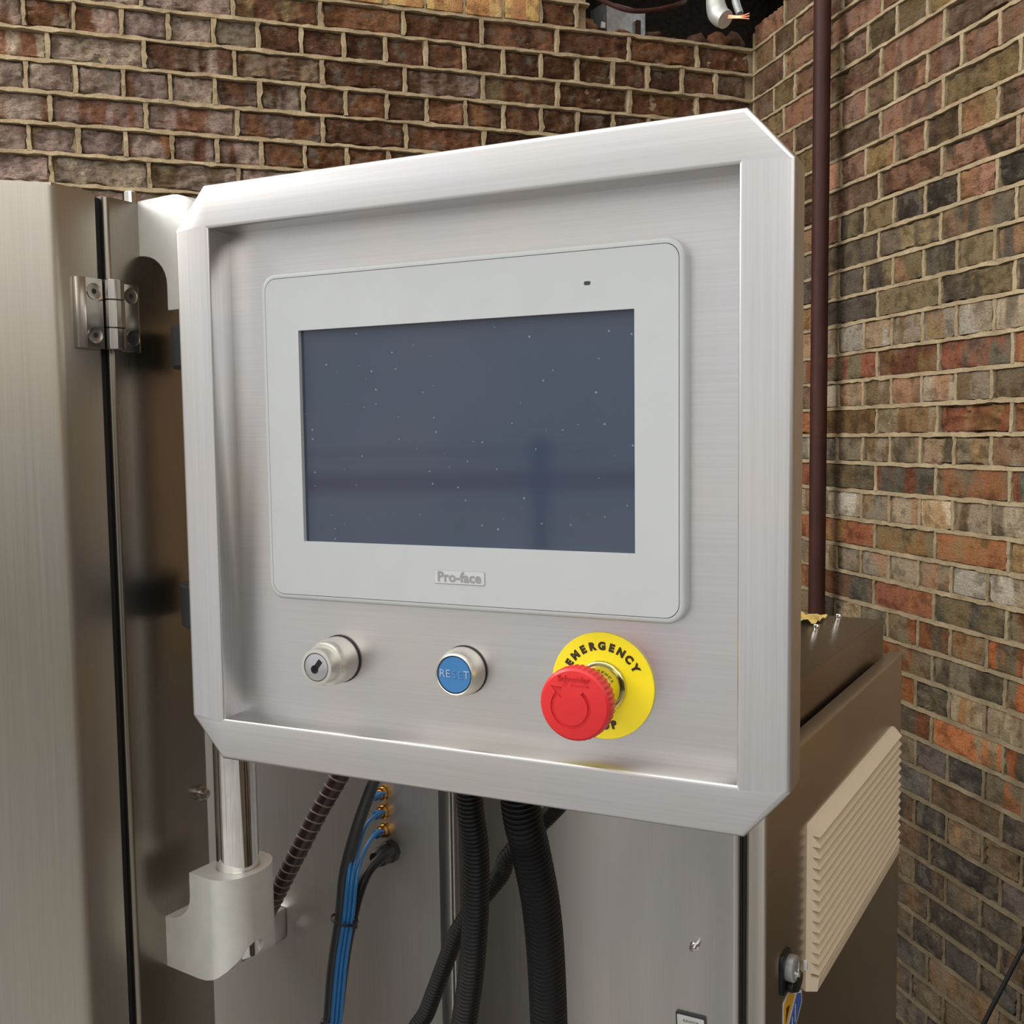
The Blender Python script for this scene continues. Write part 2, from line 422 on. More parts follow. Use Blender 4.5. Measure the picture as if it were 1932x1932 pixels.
def pick(pal): return random.choice(pal)
P_BACK_L = [(150, 130, 120), (140, 121, 113), (156, 138, 124), (132, 113, 104), (146, 124, 114), (160, 145, 126)]
P_BACK_R = [(106, 72, 52), (94, 66, 49), (114, 80, 58), (88, 62, 46), (106, 74, 52), (100, 76, 58), (116, 80, 54)]
P_BACK_D = [(82, 60, 44), (70, 52, 38), (92, 64, 46), (100, 70, 46)]
P_ACC = [(136, 98, 68), (126, 88, 62), (130, 110, 80), (120, 84, 64), (112, 96, 78)]
P_R_TOP = [(110, 80, 62), (122, 90, 73), (104, 74, 57), (98, 79, 55), (116, 84, 67), (106, 88, 58), (92, 72, 56)]
P_R_TOPB = [(114, 84, 60), (88, 72, 56), (112, 88, 73), (102, 86, 60), (94, 70, 54)]
P_R_DK = [(78, 68, 54), (96, 84, 60), (86, 78, 64), (104, 92, 68), (70, 62, 54)]
P_R_DKB = [(112, 98, 72), (118, 92, 68), (66, 58, 48), (110, 96, 70)]
P_R_HD = [(124, 112, 94), (112, 104, 90), (136, 122, 102), (104, 94, 76), (128, 108, 84), (140, 128, 108)]
P_R_HDB = [(92, 82, 66), (126, 98, 74), (148, 140, 126), (112, 92, 66)]
P_R_ST = [(118, 72, 50), (108, 66, 46), (102, 80, 54), (120, 80, 52), (110, 96, 70), (112, 70, 52), (98, 82, 58)]
P_R_STB = [(96, 86, 66), (120, 92, 58), (84, 78, 66), (128, 84, 54), (116, 104, 82)]
P_R_LO = [(92, 82, 64), (104, 90, 68), (84, 74, 58), (112, 84, 54), (98, 88, 72)]
P_R_LOB = [(122, 76, 46), (78, 70, 58), (110, 100, 80), (134, 78, 44)]
P_R_SOOT = [(66, 60, 50), (76, 66, 54), (56, 50, 44), (82, 70, 54), (70, 62, 56)]
P_R_SOOTB = [(54, 50, 44), (80, 70, 58), (92, 72, 52), (62, 58, 52)]

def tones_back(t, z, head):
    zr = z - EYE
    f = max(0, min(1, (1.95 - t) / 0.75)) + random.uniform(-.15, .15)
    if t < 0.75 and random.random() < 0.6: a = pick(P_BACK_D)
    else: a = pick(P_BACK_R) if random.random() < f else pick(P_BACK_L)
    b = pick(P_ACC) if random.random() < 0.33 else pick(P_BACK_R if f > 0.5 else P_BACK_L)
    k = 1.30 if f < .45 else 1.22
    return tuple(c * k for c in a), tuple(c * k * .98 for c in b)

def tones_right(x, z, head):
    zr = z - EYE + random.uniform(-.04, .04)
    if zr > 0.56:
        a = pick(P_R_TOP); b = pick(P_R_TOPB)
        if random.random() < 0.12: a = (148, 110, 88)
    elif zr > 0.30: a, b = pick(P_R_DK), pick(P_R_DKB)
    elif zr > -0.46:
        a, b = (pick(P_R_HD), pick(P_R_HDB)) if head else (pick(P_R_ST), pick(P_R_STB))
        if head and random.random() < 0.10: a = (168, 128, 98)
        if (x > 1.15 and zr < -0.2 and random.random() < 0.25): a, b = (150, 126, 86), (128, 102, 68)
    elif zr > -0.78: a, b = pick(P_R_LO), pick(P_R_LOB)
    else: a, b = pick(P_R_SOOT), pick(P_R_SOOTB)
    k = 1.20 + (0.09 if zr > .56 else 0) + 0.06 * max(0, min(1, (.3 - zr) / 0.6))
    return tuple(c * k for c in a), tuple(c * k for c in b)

def wall(name, origin, rotz, xmin, xmax, head_even, hj, hs, sj, ss, style_fn, tone_fn, skip, label):
    ob_m = bmesh.new()
    Rm = Matrix.Translation(origin) @ Matrix.Rotation(rotz, 4, 'Z')
    # mortar bed behind the bricks (a slab), with the missing region left open
    zlo, zhi = GROUND, BEDS[0] + 0.02
    for x0, x1, z0, z1 in skip['slab'](xmin, xmax, zlo, zhi):
        box(ob_m, x0, x1, 0.0185, 0.16, z0, z1)
    if xmin == 0.0: box(ob_m, -.004, .007, .001, .02, zlo, BEDS[IDX0 - 3] + .05)
    fb = bmesh.new()
    lt = fb.loops.layers.float_color.new('tone'); lt2 = fb.loops.layers.float_color.new('tone_b')
    singles = []; field = []
    rag = 1.0 if xmin < 0 else 0.45
    def strip_h(x0, x1, z, h):
        n = max(1, int((x1 - x0) / 0.018)); prev = None
        for i in range(n + 1):
            x = x0 + (x1 - x0) * i / n
            j1, j2, j3 = (random.gauss(0, .0008) + rag * .004 * noise.noise(Vector((x * 22 + o_, z * 5, o_ * 3))) for o_ in (0, 7, 13)); j3 *= .6
            cur = [ob_m.verts.new((x, 0.021, z + h / 2 + .002)), ob_m.verts.new((x, 0.0005 + j3, z + h / 2 + j1)),
                   ob_m.verts.new((x, -0.0025 + j3, z - h / 2 + j2)), ob_m.verts.new((x, 0.021, z - h / 2 - .002))]
            if prev:
                for k in range(3): ob_m.faces.new((prev[k], cur[k], cur[k + 1], prev[k + 1]))
            prev = cur
    def strip_v(x, z0, z1, w):
        n = 5; prev = None
        for i in range(n + 1):
            z = z0 + (z1 - z0) * i / n; j1, j2, j3 = (random.gauss(0, .0007 + .0010 * rag) for _ in range(3)); j3 *= .6
            cur = [ob_m.verts.new((x - w / 2 - .002, 0.021, z)), ob_m.verts.new((x - w / 2 + j1, -0.0008 + j3, z)),
                   ob_m.verts.new((x + w / 2 + j2, -0.0008 + j3, z)), ob_m.verts.new((x + w / 2 + .002, 0.021, z))]
            if prev:
                for k in range(3): ob_m.faces.new((prev[k], cur[k], cur[k + 1], prev[k + 1]))
            prev = cur
    for r in range(len(BEDS) - 1):
        zt, zb = BEDS[r], BEDS[r + 1]; row = r - IDX0
        head = (row % 2 == 0) == head_even
        sp, ph = (hs, hj) if head else (ss, sj)
        for x0, x1 in skip['bed'](xmin, xmax, zt): strip_h(x0, x1, zt, 0.0098)
        k0 = math.floor((xmin - ph) / sp) - 1
        while ph + k0 * sp < xmax:
            xa, xb = ph + k0 * sp, ph + (k0 + 1) * sp; k0 += 1
            ca, cb_ = max(xa, xmin), min(xb, xmax)
            if cb_ - ca < 0.03: continue
            xc, zc = (ca + cb_) / 2, (zt + zb) / 2
            if skip['brick'](xc, zc): continue
            if xmin < xb < xmax - 0.03: strip_v(xb + random.gauss(0, .001), zb + .004, zt - .004, 0.0100)
            w, h = cb_ - ca - 0.0105, zt - zb - 0.0105
            col, col2 = tone_fn(xc, zc, head)
            st, er, dep = style_fn(xc, zc, head); v_ = random.uniform(.84, 1.18); w_ = v_ * random.uniform(.92, 1.08)
            col = tuple(c * v_ for c in col); col2 = tuple(c * w_ for c in col2)
            special = skip['special'](xc, zc)
            if special: col, col2, st, er, dep = special
            rec = (xc, zc, w, h, head, col, col2, st, er, dep + random.gauss(0, .0012))
            cen = Rm @ Vector((xc, 0, zc))
            vis = any(in_view(Rm @ Vector((xc + dx, 0, zc + dz))) for dx in (-w / 2, w / 2) for dz in (-h / 2, h / 2))
            (singles if vis and skip['seen'](xc, zc) else field).append(((cen - Vector((0, 0, EYE))).length, rec))
    singles.sort(key=lambda q: q[0])
    field += singles[298:]; singles = singles[:298]
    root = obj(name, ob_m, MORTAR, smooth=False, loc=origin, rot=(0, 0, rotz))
    tag(root, kind='structure')
    for d, (xc, zc, w, h, head, col, col2, st, er, dep) in singles:
        me = random.choice((HM if head else SM)[st])
        o = bpy.data.objects.new('brick', me); C.objects.link(o); o.parent = root
        fl = random.choice((0, 1))
        jig = 1.0 if st == 'worn' else 0.4
        o.location = (xc + random.gauss(0, .0008) * jig, dep, zc + random.gauss(0, .0009) * jig)
        o.rotation_euler = (random.gauss(0, .012) * jig, math.pi * fl + random.gauss(0, .007) * jig, random.gauss(0, .010) * jig)
        o.scale = (w / (0.1062 if head else 0.2165) * random.uniform(.985, 1.012), 1, h / 0.066 * random.uniform(.965, 1.02))
        c = lin(*col); o.color = (c[0], c[1], c[2], er); c2 = lin(*col2); o['tone_b'] = [c2[0], c2[1], c2[2]]
    for d, (xc, zc, w, h, head, col, col2, st, er, dep) in field:
        nx, nz = (6, 3) if not head else (3, 3); g = []
        for j in range(nz + 1):
            g.append([fb.verts.new((xc - w / 2 + w * i / nx, dep + 0.001 + random.uniform(0, .004 if st == 'worn' else .001), zc - h / 2 + h * j / nz)) for i in range(nx + 1)])
        fs = [fb.faces.new((g[j][i], g[j][i + 1], g[j + 1][i + 1], g[j + 1][i])) for j in range(nz) for i in range(nx)]
        rim = g[0] + [g[j][nx] for j in range(1, nz + 1)] + g[nz][-2::-1] + [g[j][0] for j in range(nz - 1, 0, -1)]
        bk = [fb.verts.new((v.co.x, 0.045, v.co.z)) for v in rim]
        for i in range(len(rim)): fs.append(fb.faces.new((rim[i], bk[i], bk[(i + 1) % len(rim)], rim[(i + 1) % len(rim)])))
        c, c2 = lin(*col), lin(*col2)
        for f in fs:
            for l in f.loops: l[lt] = (c[0], c[1], c[2], er); l[lt2] = (c2[0], c2[1], c2[2], 1)
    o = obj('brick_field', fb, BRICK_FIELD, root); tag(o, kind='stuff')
    return root

# back wall: X to the right, the corner at X=0, so the wall runs to negative X
HX0, HX1, HZ = -0.56, 0.0, BEDS[IDX0 - 3] + 0.012        # the broken-out hole beside the corner
def slab_back(x0, x1, z0, z1):
    return [(x0, HX0, z0, z1), (HX0, x1 + .012, z0, HZ), (HX0, x1 + .012, HZ + 0.42, z1)]
def bed_back(x0, x1, z):
    return [(x0, x1)] if z < HZ or z > HZ + .42 else [(x0, HX0 + random.uniform(-.02, .03))]
def special_back(x, z):
    zr = z - EYE
    if 1.2025 < zr < 1.279 and -1.43 < x < -0.72:
        a, b = pick([((190, 140, 92), (206, 180, 126)), ((184, 130, 92), (166, 118, 80)), ((200, 166, 106), (178, 130, 88))])
        return a, b, 'clean', 0.05, -0.006
    if 1.279 < zr < 1.44 and -1.43 < x < -0.56: return (180, 116, 76), (188, 138, 90), 'clean', 0.05, -0.006
    return None
skip_back = {'slab': slab_back, 'bed': bed_back, 'special': special_back,
             'brick': lambda x, z: x > HX0 and HZ - .012 < z < HZ + .42,
             'seen': lambda x, z: z > EYE - 0.05}
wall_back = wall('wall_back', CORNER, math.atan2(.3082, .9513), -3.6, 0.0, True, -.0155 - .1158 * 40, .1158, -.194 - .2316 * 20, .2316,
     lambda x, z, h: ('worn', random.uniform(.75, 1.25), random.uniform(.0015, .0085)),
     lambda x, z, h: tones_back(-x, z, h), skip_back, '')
def slab_right(x0, x1, z0, z1):
    return [(x0, 0.20, z0, BEDS[IDX0 - 3] + .05), (x0, 0.20, HZ + .42, z1), (0.20, x1, z0, z1)]
skip_right = {'slab': slab_right, 'bed': lambda x0, x1, z: [(x0, x1)] if z < BEDS[IDX0 - 3] + .05 or z > HZ + .42 else [(0.20 + random.uniform(-.03, .03), x1)],
              'special': lambda x, z: None, 'brick': lambda x, z: x < 0.20 and BEDS[IDX0 - 3] + .05 < z < HZ + .42,
              'seen': lambda x, z: not (z < EYE - 0.5 and x < 0.55)}
def style_right(x, z, h):
    zr = z - EYE
    if zr > 0.6: return ('worn' if random.random() < .45 else 'sound', random.uniform(.35, .8), random.uniform(-.001, .002))
    return ('worn' if random.random() < .12 else 'sound', random.uniform(.12, .5), random.uniform(-.0022, .0008))
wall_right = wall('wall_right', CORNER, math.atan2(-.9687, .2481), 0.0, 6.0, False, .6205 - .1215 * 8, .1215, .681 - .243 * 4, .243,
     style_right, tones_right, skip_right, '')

# ------------------------------------------------------------------ the broken-out hole in the corner and what lies in it
Rb = Matrix.Translation(CORNER) @ Matrix.Rotation(math.atan2(.3082, .9513), 4, 'Z')
cav = bmesh.new()
box(cav, HX0 - .05, 0.30, 0.40, 0.46, HZ - .1, HZ + .5)
box(cav, HX0 - .05, HX0, 0.161, 0.40, HZ - .1, HZ + .5)
box(cav, HX0, 0.32, 0.161, 0.40, HZ - .1, HZ)
box(cav, HX0, 0.32, 0.161, 0.40, HZ + .42, HZ + .5)
box(cav, 0.30, 0.36, 0.10, 0.46, HZ - .1, HZ + .5)
obj('cavity_lining', cav, LINING_DARK, wall_back, smooth=False)
def rubble(size, seed):
    bm = bmesh.new(); bmesh.ops.create_icosphere(bm, subdivisions=2, radius=1.0)
    for v in bm.verts:
        k = 0.75 + 0.5 * noise.noise(v.co * 1.3 + Vector((seed, seed * 2, 0)))
        v.co = Vector((v.co.x * size[0] * k, v.co.y * size[1] * k, v.co.z * size[2] * k))
    return bm
RUB = [plain('rubble_brown', lin(112, 80, 60), 0.95, 0, .1, .3), plain('rubble_dark', lin(74, 56, 44), 0.95, 0, .1, .3)]
rub_spots = [(-.535, .05, .034, .03), (-.50, .07, .040, .022), (-.42, .06, .05, .018), (-.33, .05, .045, .016), (-.25, .08, .05, .020), (-.17, .06, .045, .026), (-.09, .05, .05, .034), (-.03, .07, .04, .045)]
for i, (x, y, s, h) in enumerate(rub_spots):
    o = obj('rubble', rubble((s, .045, h), i * 1.7), RUB[i % 2], wall_back, angle=60); o.location = (x, y, HZ + h * .55)

jb = empty('junction_box', Rb @ Vector((-.33, .22, HZ)), math.atan2(.3082, .9513) + .25)
tag(jb, 'battered grey metal box with a hanging flap in the hole at the wall corner', 'junction box')
bm = B(-.085, .075, 0, .09, 0.0, .17, bev=.004); obj('body', bm, GALV, jb)
bm = B(-.10, -.02, -.012, -.006, .002, .055, bev=.001); obj('flap', bm, GALV, jb, rot=(.25, -.5, 0))
bm = B(.03, .045, -.012, 0, .0, .13, bev=.002); obj('strap', bm, RUST, jb)
for k, (x, z, r) in enumerate([(-.13, .05, .4), (-.075, .03, -.3)]):
    bm = B(x - .008, x + .008, -.03, -.022, z - .022, z + .022, bev=.003); obj('clip', bm, WHITE, jb, rot=(0, r * .3, 0))

ce = empty('broken_conduit', (0, 0, 0)); tag(ce, 'dangling pale conduit fitting with bare wires in the dark corner hole', 'conduit')
pts = [Vector((.6476, 3.27, EYE + 1.42)), Vector((.648, 3.26, EYE + 1.33)), Vector((.655, 3.245, EYE + 1.285)), Vector((.672, 3.225, EYE + 1.262))]
q = spline(pts, .006); bm = tube(bmesh.new(), q, lambda i: .024 if i < len(q) * .45 else .032 - .004 * abs(i / len(q) - .72) * 4, 20); obj('fitting', bm, ANOD, ce)
bm = tube(bmesh.new(), spline([(.700, 3.25, EYE + 1.42), (.705, 3.24, EYE + 1.33), (.715, 3.22, EYE + 1.275)], .006), .012, 12); obj('strap', bm, GALV, ce)
for k in range(3):
    bm = tube(bmesh.new(), spline([(.678, 3.215, EYE + 1.262 + k * .004), (.71, 3.19, EYE + 1.252 + k * .003), (.738, 3.175, EYE + 1.243 + k * .009)], .005), .0022, 6); obj('wire', bm, COPPER, ce)
o = obj('slack_cable', tube(bmesh.new(), spline([(0.1752, 3.05, 2.7826), (0.2239, 3.05, 2.7326), (0.2926, 3.05, 2.6948), (0.3614, 3.05, 2.6717), (0.4424, 3.08, 2.6858), (0.5232, 3.14, 2.7275), (.56, 3.28, 2.80)], .01), .007, 10), RUST)
tag(o, 'dark cable drooping in front of the hole at the top of the brick wall', 'cable')

# ------------------------------------------------------------------ rusty pipe
pp = empty('wall_pipe', (0.841, 2.80, EYE - .52)); tag(pp, 'dark red oxide painted pipe standing upright before the right brick wall', 'pipe')
bm = lathe(bmesh.new(), [(.0225, 0), (.0225, 2.2)], 0, 0, 28, axis='Z'); obj('shaft', bm, RUST, pp)
bm = lathe(bmesh.new(), [(.030, 0), (.030, .03), (.026, .036)], 0, -.03, 28, axis='Z'); obj('foot', bm, RUST, pp)
for z in (1.95,):
    bm = lathe(bmesh.new(), [(.027, 0), (.027, .03)], 0, z, 28, axis='Z'); box(bm, -.006, .075, -.006, .018, z + .004, z + .026); obj('wall_bracket', bm, RUST, pp)
bm = lathe(bmesh.new(), [(.0225, -1.15), (.0225, -.03)], 0, 0, 28, axis='Z'); obj('riser', bm, RUST, pp)

# ------------------------------------------------------------------ control panel (local X right, Y away, Z up; origin below the emergency stop)
PO = Vector((0.0495, 0.5592)); PROT = math.atan2(-.4157, .9095); ZB = -.206
panel = empty('control_panel', (PO.x, PO.y, EYE + ZB), PROT)
tag(panel, 'brushed steel operator panel with clipped corners, grey touch screen and three controls', 'control panel')
def Z(z): return z - ZB                                        # heights relative to the lens, to panel heights
def shift(bm, dx, dy, dz): bmesh.ops.translate(bm, vec=(dx, dy, dz), verts=bm.verts); return bm

def frame_rails():
    xl, xr, zb, zt = -.2772, .1062, -.2062, .1575
    il, ir, ib, it = -.2504, .0785, -.1792, .1304
    cx, cz = .0238, .0262
    outer = [(xl, it), (xl, zt - cz), (xl + cx, zt), (xr - cx, zt), (xr, zt - cz), (xr, it), (xr, ib), (xr, zb + cz), (xr - cx, zb), (xl + cx, zb), (xl, zb + cz), (xl, ib)]
    inner = [(il, it), (ir, it), (ir, ib), (il, ib)]
    def offs(poly, d):                                         # clockwise polygon, d>0 moves inwards
        n = len(poly); out = []
        for i in range(n):
            p0, p1, p2 = (Vector(poly[(i + k) % n]) for k in (-1, 0, 1))
            e1, e2 = (p1 - p0).normalized(), (p2 - p1).normalized()
            n1, n2 = Vector((e1.y, -e1.x)), Vector((e2.y, -e2.x))
            b = (n1 + n2).normalized(); out.append(p1 + b * (d / max(.2, b.dot(n1))))
        return out
    YF, YBK, r, ri = -.0205, .0045, .0028, .0022
    ol = [[(p.x, YBK, p.y) for p in offs(outer, 0)]]
    for k in range(5):
        t = math.pi / 2 * k / 4; ol.append([(p.x, YF + r * (1 - math.sin(t)), p.y) for p in offs(outer, r * (1 - math.cos(t)))])
    il_ = [[(p.x, .0003, p.y) for p in offs(inner, 0)]]
    for k in range(5):
        t = math.pi / 2 * k / 4; il_.append([(p.x, YF + ri * (1 - math.sin(t)), p.y) for p in offs(inner, -ri * (1 - math.cos(t)))])
    def rail(name, oi, ii, mat):
        bm = bmesh.new()
        OV = [[bm.verts.new((l[i][0], l[i][1], Z(l[i][2]))) for i in oi] for l in ol]
        IV = [[bm.verts.new((l[i][0], l[i][1], Z(l[i][2]))) for i in ii] for l in il_]
        for S in (OV, IV):
            for a, b in zip(S, S[1:]):
                for k in range(len(a) - 1): bm.faces.new((a[k], a[k + 1], b[k + 1], b[k]))
        bm.faces.new(OV[-1] + IV[-1][::-1])
        bm.faces.new(OV[0] + IV[0][::-1])
        for e in (0, -1):
            bm.faces.new([s[e] for s in OV] + [s[e] for s in IV[::-1]])
        bmesh.ops.triangulate(bm, faces=[f for f in bm.faces if len(f.verts) > 4])
        obj(name, bm, mat, panel, angle=50)
    rail('top_rail', [0, 1, 2, 3, 4, 5], [0, 1], ST_X)
    rail('right_stile', [5, 6], [1, 2], ST_Z)
    rail('bottom_rail', [6, 7, 8, 9, 10, 11], [2, 3], ST_X)
    rail('left_stile', [11, 0], [3, 0], ST_Z)
frame_rails()
obj('face_plate', B(-.256, .084, 0, .002, Z(-.184), Z(.135)), ST_X, panel, smooth=False)
obj('rear_box', B(-.235, .062, .0047, .085, Z(-.172), Z(.122), bev=.004), ST_Z, panel)
# clamps round the support pole
for z0, z1 in ((.0525, .0838), (-.1393, -.1075)):
    bm = lathe(bmesh.new(), [(.0335, 0), (.0350, .0015), (.0350, z1 - z0 - .0015), (.0335, z1 - z0)], -.3293, Z(z0), 40, axis='Z', cy=.0811)
    box(bm, -.330, -.237, .060, .105, Z(z0) + .001, Z(z1) - .001, bev=.003)
    o = obj('pole_clamp', bm, CHAR, panel); o['label'] = 'black clamp gripping the pole'

# touch screen
ts = empty('touch_screen', (0, 0, 0), parent=panel); ts['label'] = 'pale grey touch screen unit with a dark blue display'
bx0, bx1, bz0, bz1 = -.2200, .0478, -.1000, .1006
sx0, sx1, sz0, sz1 = -.1934, .0214, -.0640, .0659
def ring(bm, loops):
    V = [[bm.verts.new(p) for p in l] for l in loops]
    for a, b in zip(V, V[1:]):
        n = len(a)
        for i in range(n): bm.faces.new((a[i], a[(i + 1) % n], b[(i + 1) % n], b[i]))
    return V
def lp(x0, x1, z0, z1, r, y): return [(x, y, Z(z)) for x, z in rrect(x0, x1, z0, z1, r, 8)]
bm = bmesh.new(); g = .0021
ring(bm, [lp(bx0 - .0012, bx1 + .0012, bz0 - .0012, bz1 + .0012, .0105, 0), lp(bx0 - .001, bx1 + .001, bz0 - .001, bz1 + .001, .0103, -.0066),
          lp(bx0 - .0002, bx1 + .0002, bz0 - .0002, bz1 + .0002, .0096, -.0077), lp(bx0 + .0006, bx1 - .0006, bz0 + .0006, bz1 - .0006, .009, -.0080),
          lp(bx0 + g, bx1 - g, bz0 + g, bz1 - g, .008, -.0080), lp(bx0 + g, bx1 - g, bz0 + g, bz1 - g, .008, -.006)])
obj('rim', bm, BEZEL2, ts)
bm = bmesh.new(); g += .00035
V = ring(bm, [lp(bx0 + g, bx1 - g, bz0 + g, bz1 - g, .0078, -.006), lp(bx0 + g, bx1 - g, bz0 + g, bz1 - g, .0078, -.0081),
              lp(sx0, sx1, sz0, sz1, .0004, -.0081), lp(sx0, sx1, sz0, sz1, .0004, -.0050)])
o = obj('bezel', bm, BEZEL, ts)
obj('display', B(sx0 - .002, sx1 + .002, -.0052, -.003, Z(sz0 - .002), Z(sz1 + .002)), SCREEN, ts, smooth=False)['label'] = 'dark blue switched-off display with dust specks'
bm = prism(bmesh.new(), [(x, Z(z)) for x, z in rrect(-.0067, -.0029, .0799, .0820, .00095, 5)], 'Y', -.00815, -.0075); obj('indicator', bm, CHAR, ts)
bm = prism(bmesh.new(), [(x, Z(z)) for x, z in rrect(-.1015, -.06805, -.08595, -.0777, .0013, 4)], 'Y', -.00815, -.0075); obj('badge_edge', bm, LOGO, ts)
bm = prism(bmesh.new(), [(x, Z(z)) for x, z in rrect(-.1013, -.0686, -.0855, -.0779, .0011, 4)], 'Y', -.0083, -.0076); obj('badge', bm, LOGOP, ts)
bm = shift(text_bm('Pro-face', .0082, .0001, 1.03, .00020), -.0850, -.0084, Z(-.0817)); obj('lettering', bm, LOGO, ts, smooth=False)

# key switch
KX, KZ = -.1738, Z(-.1380)
ks = empty('key_switch', (KX, 0, KZ), parent=panel); ks['label'] = 'silver key switch with an empty keyhole'
obj('gasket', lathe(bmesh.new(), [(.0150, 0), (.0150, -.0012)], 0, 0), BLACK, ks)
obj('collar', lathe(bmesh.new(), [(.0143, -.001), (.0145, -.003), (.0142, -.0125), (.0136, -.0172), (.0128, -.0182), (.0110, -.0182)], 0, 0, 64), SATIN, ks)
obj('barrel', lathe(bmesh.new(), [(.0112, -.018), (.0112, -.0252), (.0108, -.0262), (.0088, -.0264), (.0086, -.0258)], 0, 0, 64), SATIN, ks)
obj('ring_gap', lathe(bmesh.new(), [(.0087, -.0255), (.0087, -.0259)], 0, 0, 48), DARK, ks)
obj('lock_core', lathe(bmesh.new(), [(.0082, -.0250), (.0082, -.0262), (.0080, -.0263)], 0, 0, 48), plain('lock_face', (.52, .52, .55, 1), .3, .9), ks)
bm = bmesh.new(); box(bm, -.0015, .0017, -.02655, -.0262, -.0035, .0054)
lathe(bm, [(.0026, -.0262), (.0026, -.02655)], .0, -.0018, 20); obj('keyhole', bm, DARK, ks, rot=(0, math.radians(-38) * -1, 0))

# reset button
RX, RZ = -.0862, Z(-.1378)
rb = empty('reset_button', (RX, 0, RZ), parent=panel); rb['label'] = 'blue push button lettered RESET in a silver ring'
obj('gasket', lathe(bmesh.new(), [(.0147, 0), (.0147, -.001)], 0, 0), BLACK, rb)
obj('ring', lathe(bmesh.new(), [(.0141, -.0008), (.0144, -.003), (.0142, -.0065), (.0134, -.0108), (.0122, -.0138), (.0116, -.0143), (.0112, -.0140), (.0110, -.011)], 0, 0, 64, cap1=False), SATIN, rb)
obj('gap_ring', lathe(bmesh.new(), [(.0112, -.0130), (.0112, -.0135)], 0, 0, 48), DARK, rb)
obj('cap', lathe(bmesh.new(), [(.0106, -.011), (.0106, -.0136), (.0103, -.0140), (.006, -.0138)], 0, 0, 64), BLUE, rb)
bm = bmesh.new()
for ch, x in (('R', -.0078), ('E', -.0040), ('T', .0079)): join(bm, text_bm(ch, .0066, .0001, 1, -.00003), Matrix.Translation((x, -.0141, .0003)))
obj('lettering', bm, PALE, rb, smooth=False)
bm = bmesh.new()
for ch, x in (('S', .0000), ('E', .0040)): join(bm, text_bm(ch, .0062, .0001, 1, -.00008), Matrix.Translation((x, -.0141, 0)))
obj('worn_lettering', bm, PALE2, rb, smooth=False)

# emergency stop
es = empty('emergency_stop', (0, 0, Z(-.1392)), parent=panel); es['label'] = 'red mushroom button on a round yellow EMERGENCY STOP plate'
obj('legend_plate', lathe(bmesh.new(), [(.0298, 0), (.0300, -.0003), (.0300, -.0013), (.0297, -.0016)], 0, 0, 96), YELLOW, es)
def arc_text(s, r, a0, step, inward):
    bm = bmesh.new()
    for i, ch in enumerate(s):
        a = math.radians(a0 + step * i); rot = (a - math.pi / 2) if not inward else (a + math.pi / 2)
        join(bm, text_bm(ch, .0058, .00005, 1, .00042), Matrix.Translation((r * math.cos(a), -.0017, r * math.sin(a))) @ Matrix.Rotation(-rot, 4, 'Y'))
    obj('lettering', bm, INK, es, smooth=False)
arc_text('EMERGENCY', .0223, 149, -14.75, False)
arc_text('STOP', .0224, -112, 13.2, True)
obj('chrome_ring', lathe(bmesh.new(), [(.0144, -.0016), (.0144, -.0034), (.0138, -.0042), (.0131, -.0044), (.0129, -.0038), (.0124, -.0038)], 0, 0, 64), OLIVE, es)
obj('collar', lathe(bmesh.new(), [(.0122, -.004), (.0122, -.0190), (.0116, -.0205), (.0095, -.0210), (.0095, -.034)], 0, 0, 64), OLIVE, es)
n = 160
capb = bmesh.new(); prof = [(.0100, -.0330), (.0180, -.0330), (.0192, -.0345), (.0195, -.0372), (.0195, -.0425), (.0190, -.0442), (.0178, -.0452), (.0120, -.0460), (.0060, -.0463), (.0015, -.0464)]
rings = []
for k, (r, y) in enumerate(prof):
    rg = []
    for i in range(n):
        t = 2 * math.pi * i / n
        rr = r - (.0007 if (k in (2, 3, 4) and i % 4 < 2) else 0)
        rg.append(capb.verts.new((rr * math.cos(t), y, rr * math.sin(t))))
    rings.append(rg)
for a, b in zip(rings, rings[1:]):
    for i in range(n): capb.faces.new((a[i], a[(i + 1) % n], b[(i + 1) % n], b[i]))
capb.faces.new(rings[0]); capb.faces.new(rings[-1])
bmesh.ops.recalc_face_normals(capb, faces=capb.faces)
cut = bmesh.new(); a0, a1, ns = 52, -224, 60; inn, out = [], []
for i in range(ns + 1):
    t = math.radians(a0 + (a1 - a0) * i / ns); inn.append((.0093 * math.cos(t) - .0016, .0093 * math.sin(t) - .0014)); out.append((.0112 * math.cos(t) - .0016, .0112 * math.sin(t) - .0014))
V = [[cut.verts.new((x, y, z)) for x, z in pl] for y in (-.0500, -.0450) for pl in (inn, out)]
for i in range(ns):
    cut.faces.new((V[0][i], V[0][i + 1], V[1][i + 1], V[1][i])); cut.faces.new((V[2][i], V[2][i + 1], V[3][i + 1], V[3][i]))
    cut.faces.new((V[0][i], V[0][i + 1], V[2][i + 1], V[2][i])); cut.faces.new((V[1][i], V[1][i + 1], V[3][i + 1], V[3][i]))
for i in (0, ns): cut.faces.new((V[0][i], V[1][i], V[3][i], V[2][i]))
bmesh.ops.recalc_face_normals(cut, faces=cut.faces)
capb = boolean(capb, cut, 'DIFFERENCE')
cut = prism(bmesh.new(), [(-.0128, .0093), (-.0062, .0093), (-.0068, .0030)], 'Y', -.05, -.0451)
capb = boolean(capb, cut, 'DIFFERENCE')
obj('mushroom_cap', capb, RED, es, angle=30)
bm = shift(text_bm('Schneider', .0046, .00025, .98, .00004), .0, -.0458, .0136)
join(bm, shift(text_bm('Electric', .0025, .00025, 1.25, .00002), .0035, -.0459, .0105))
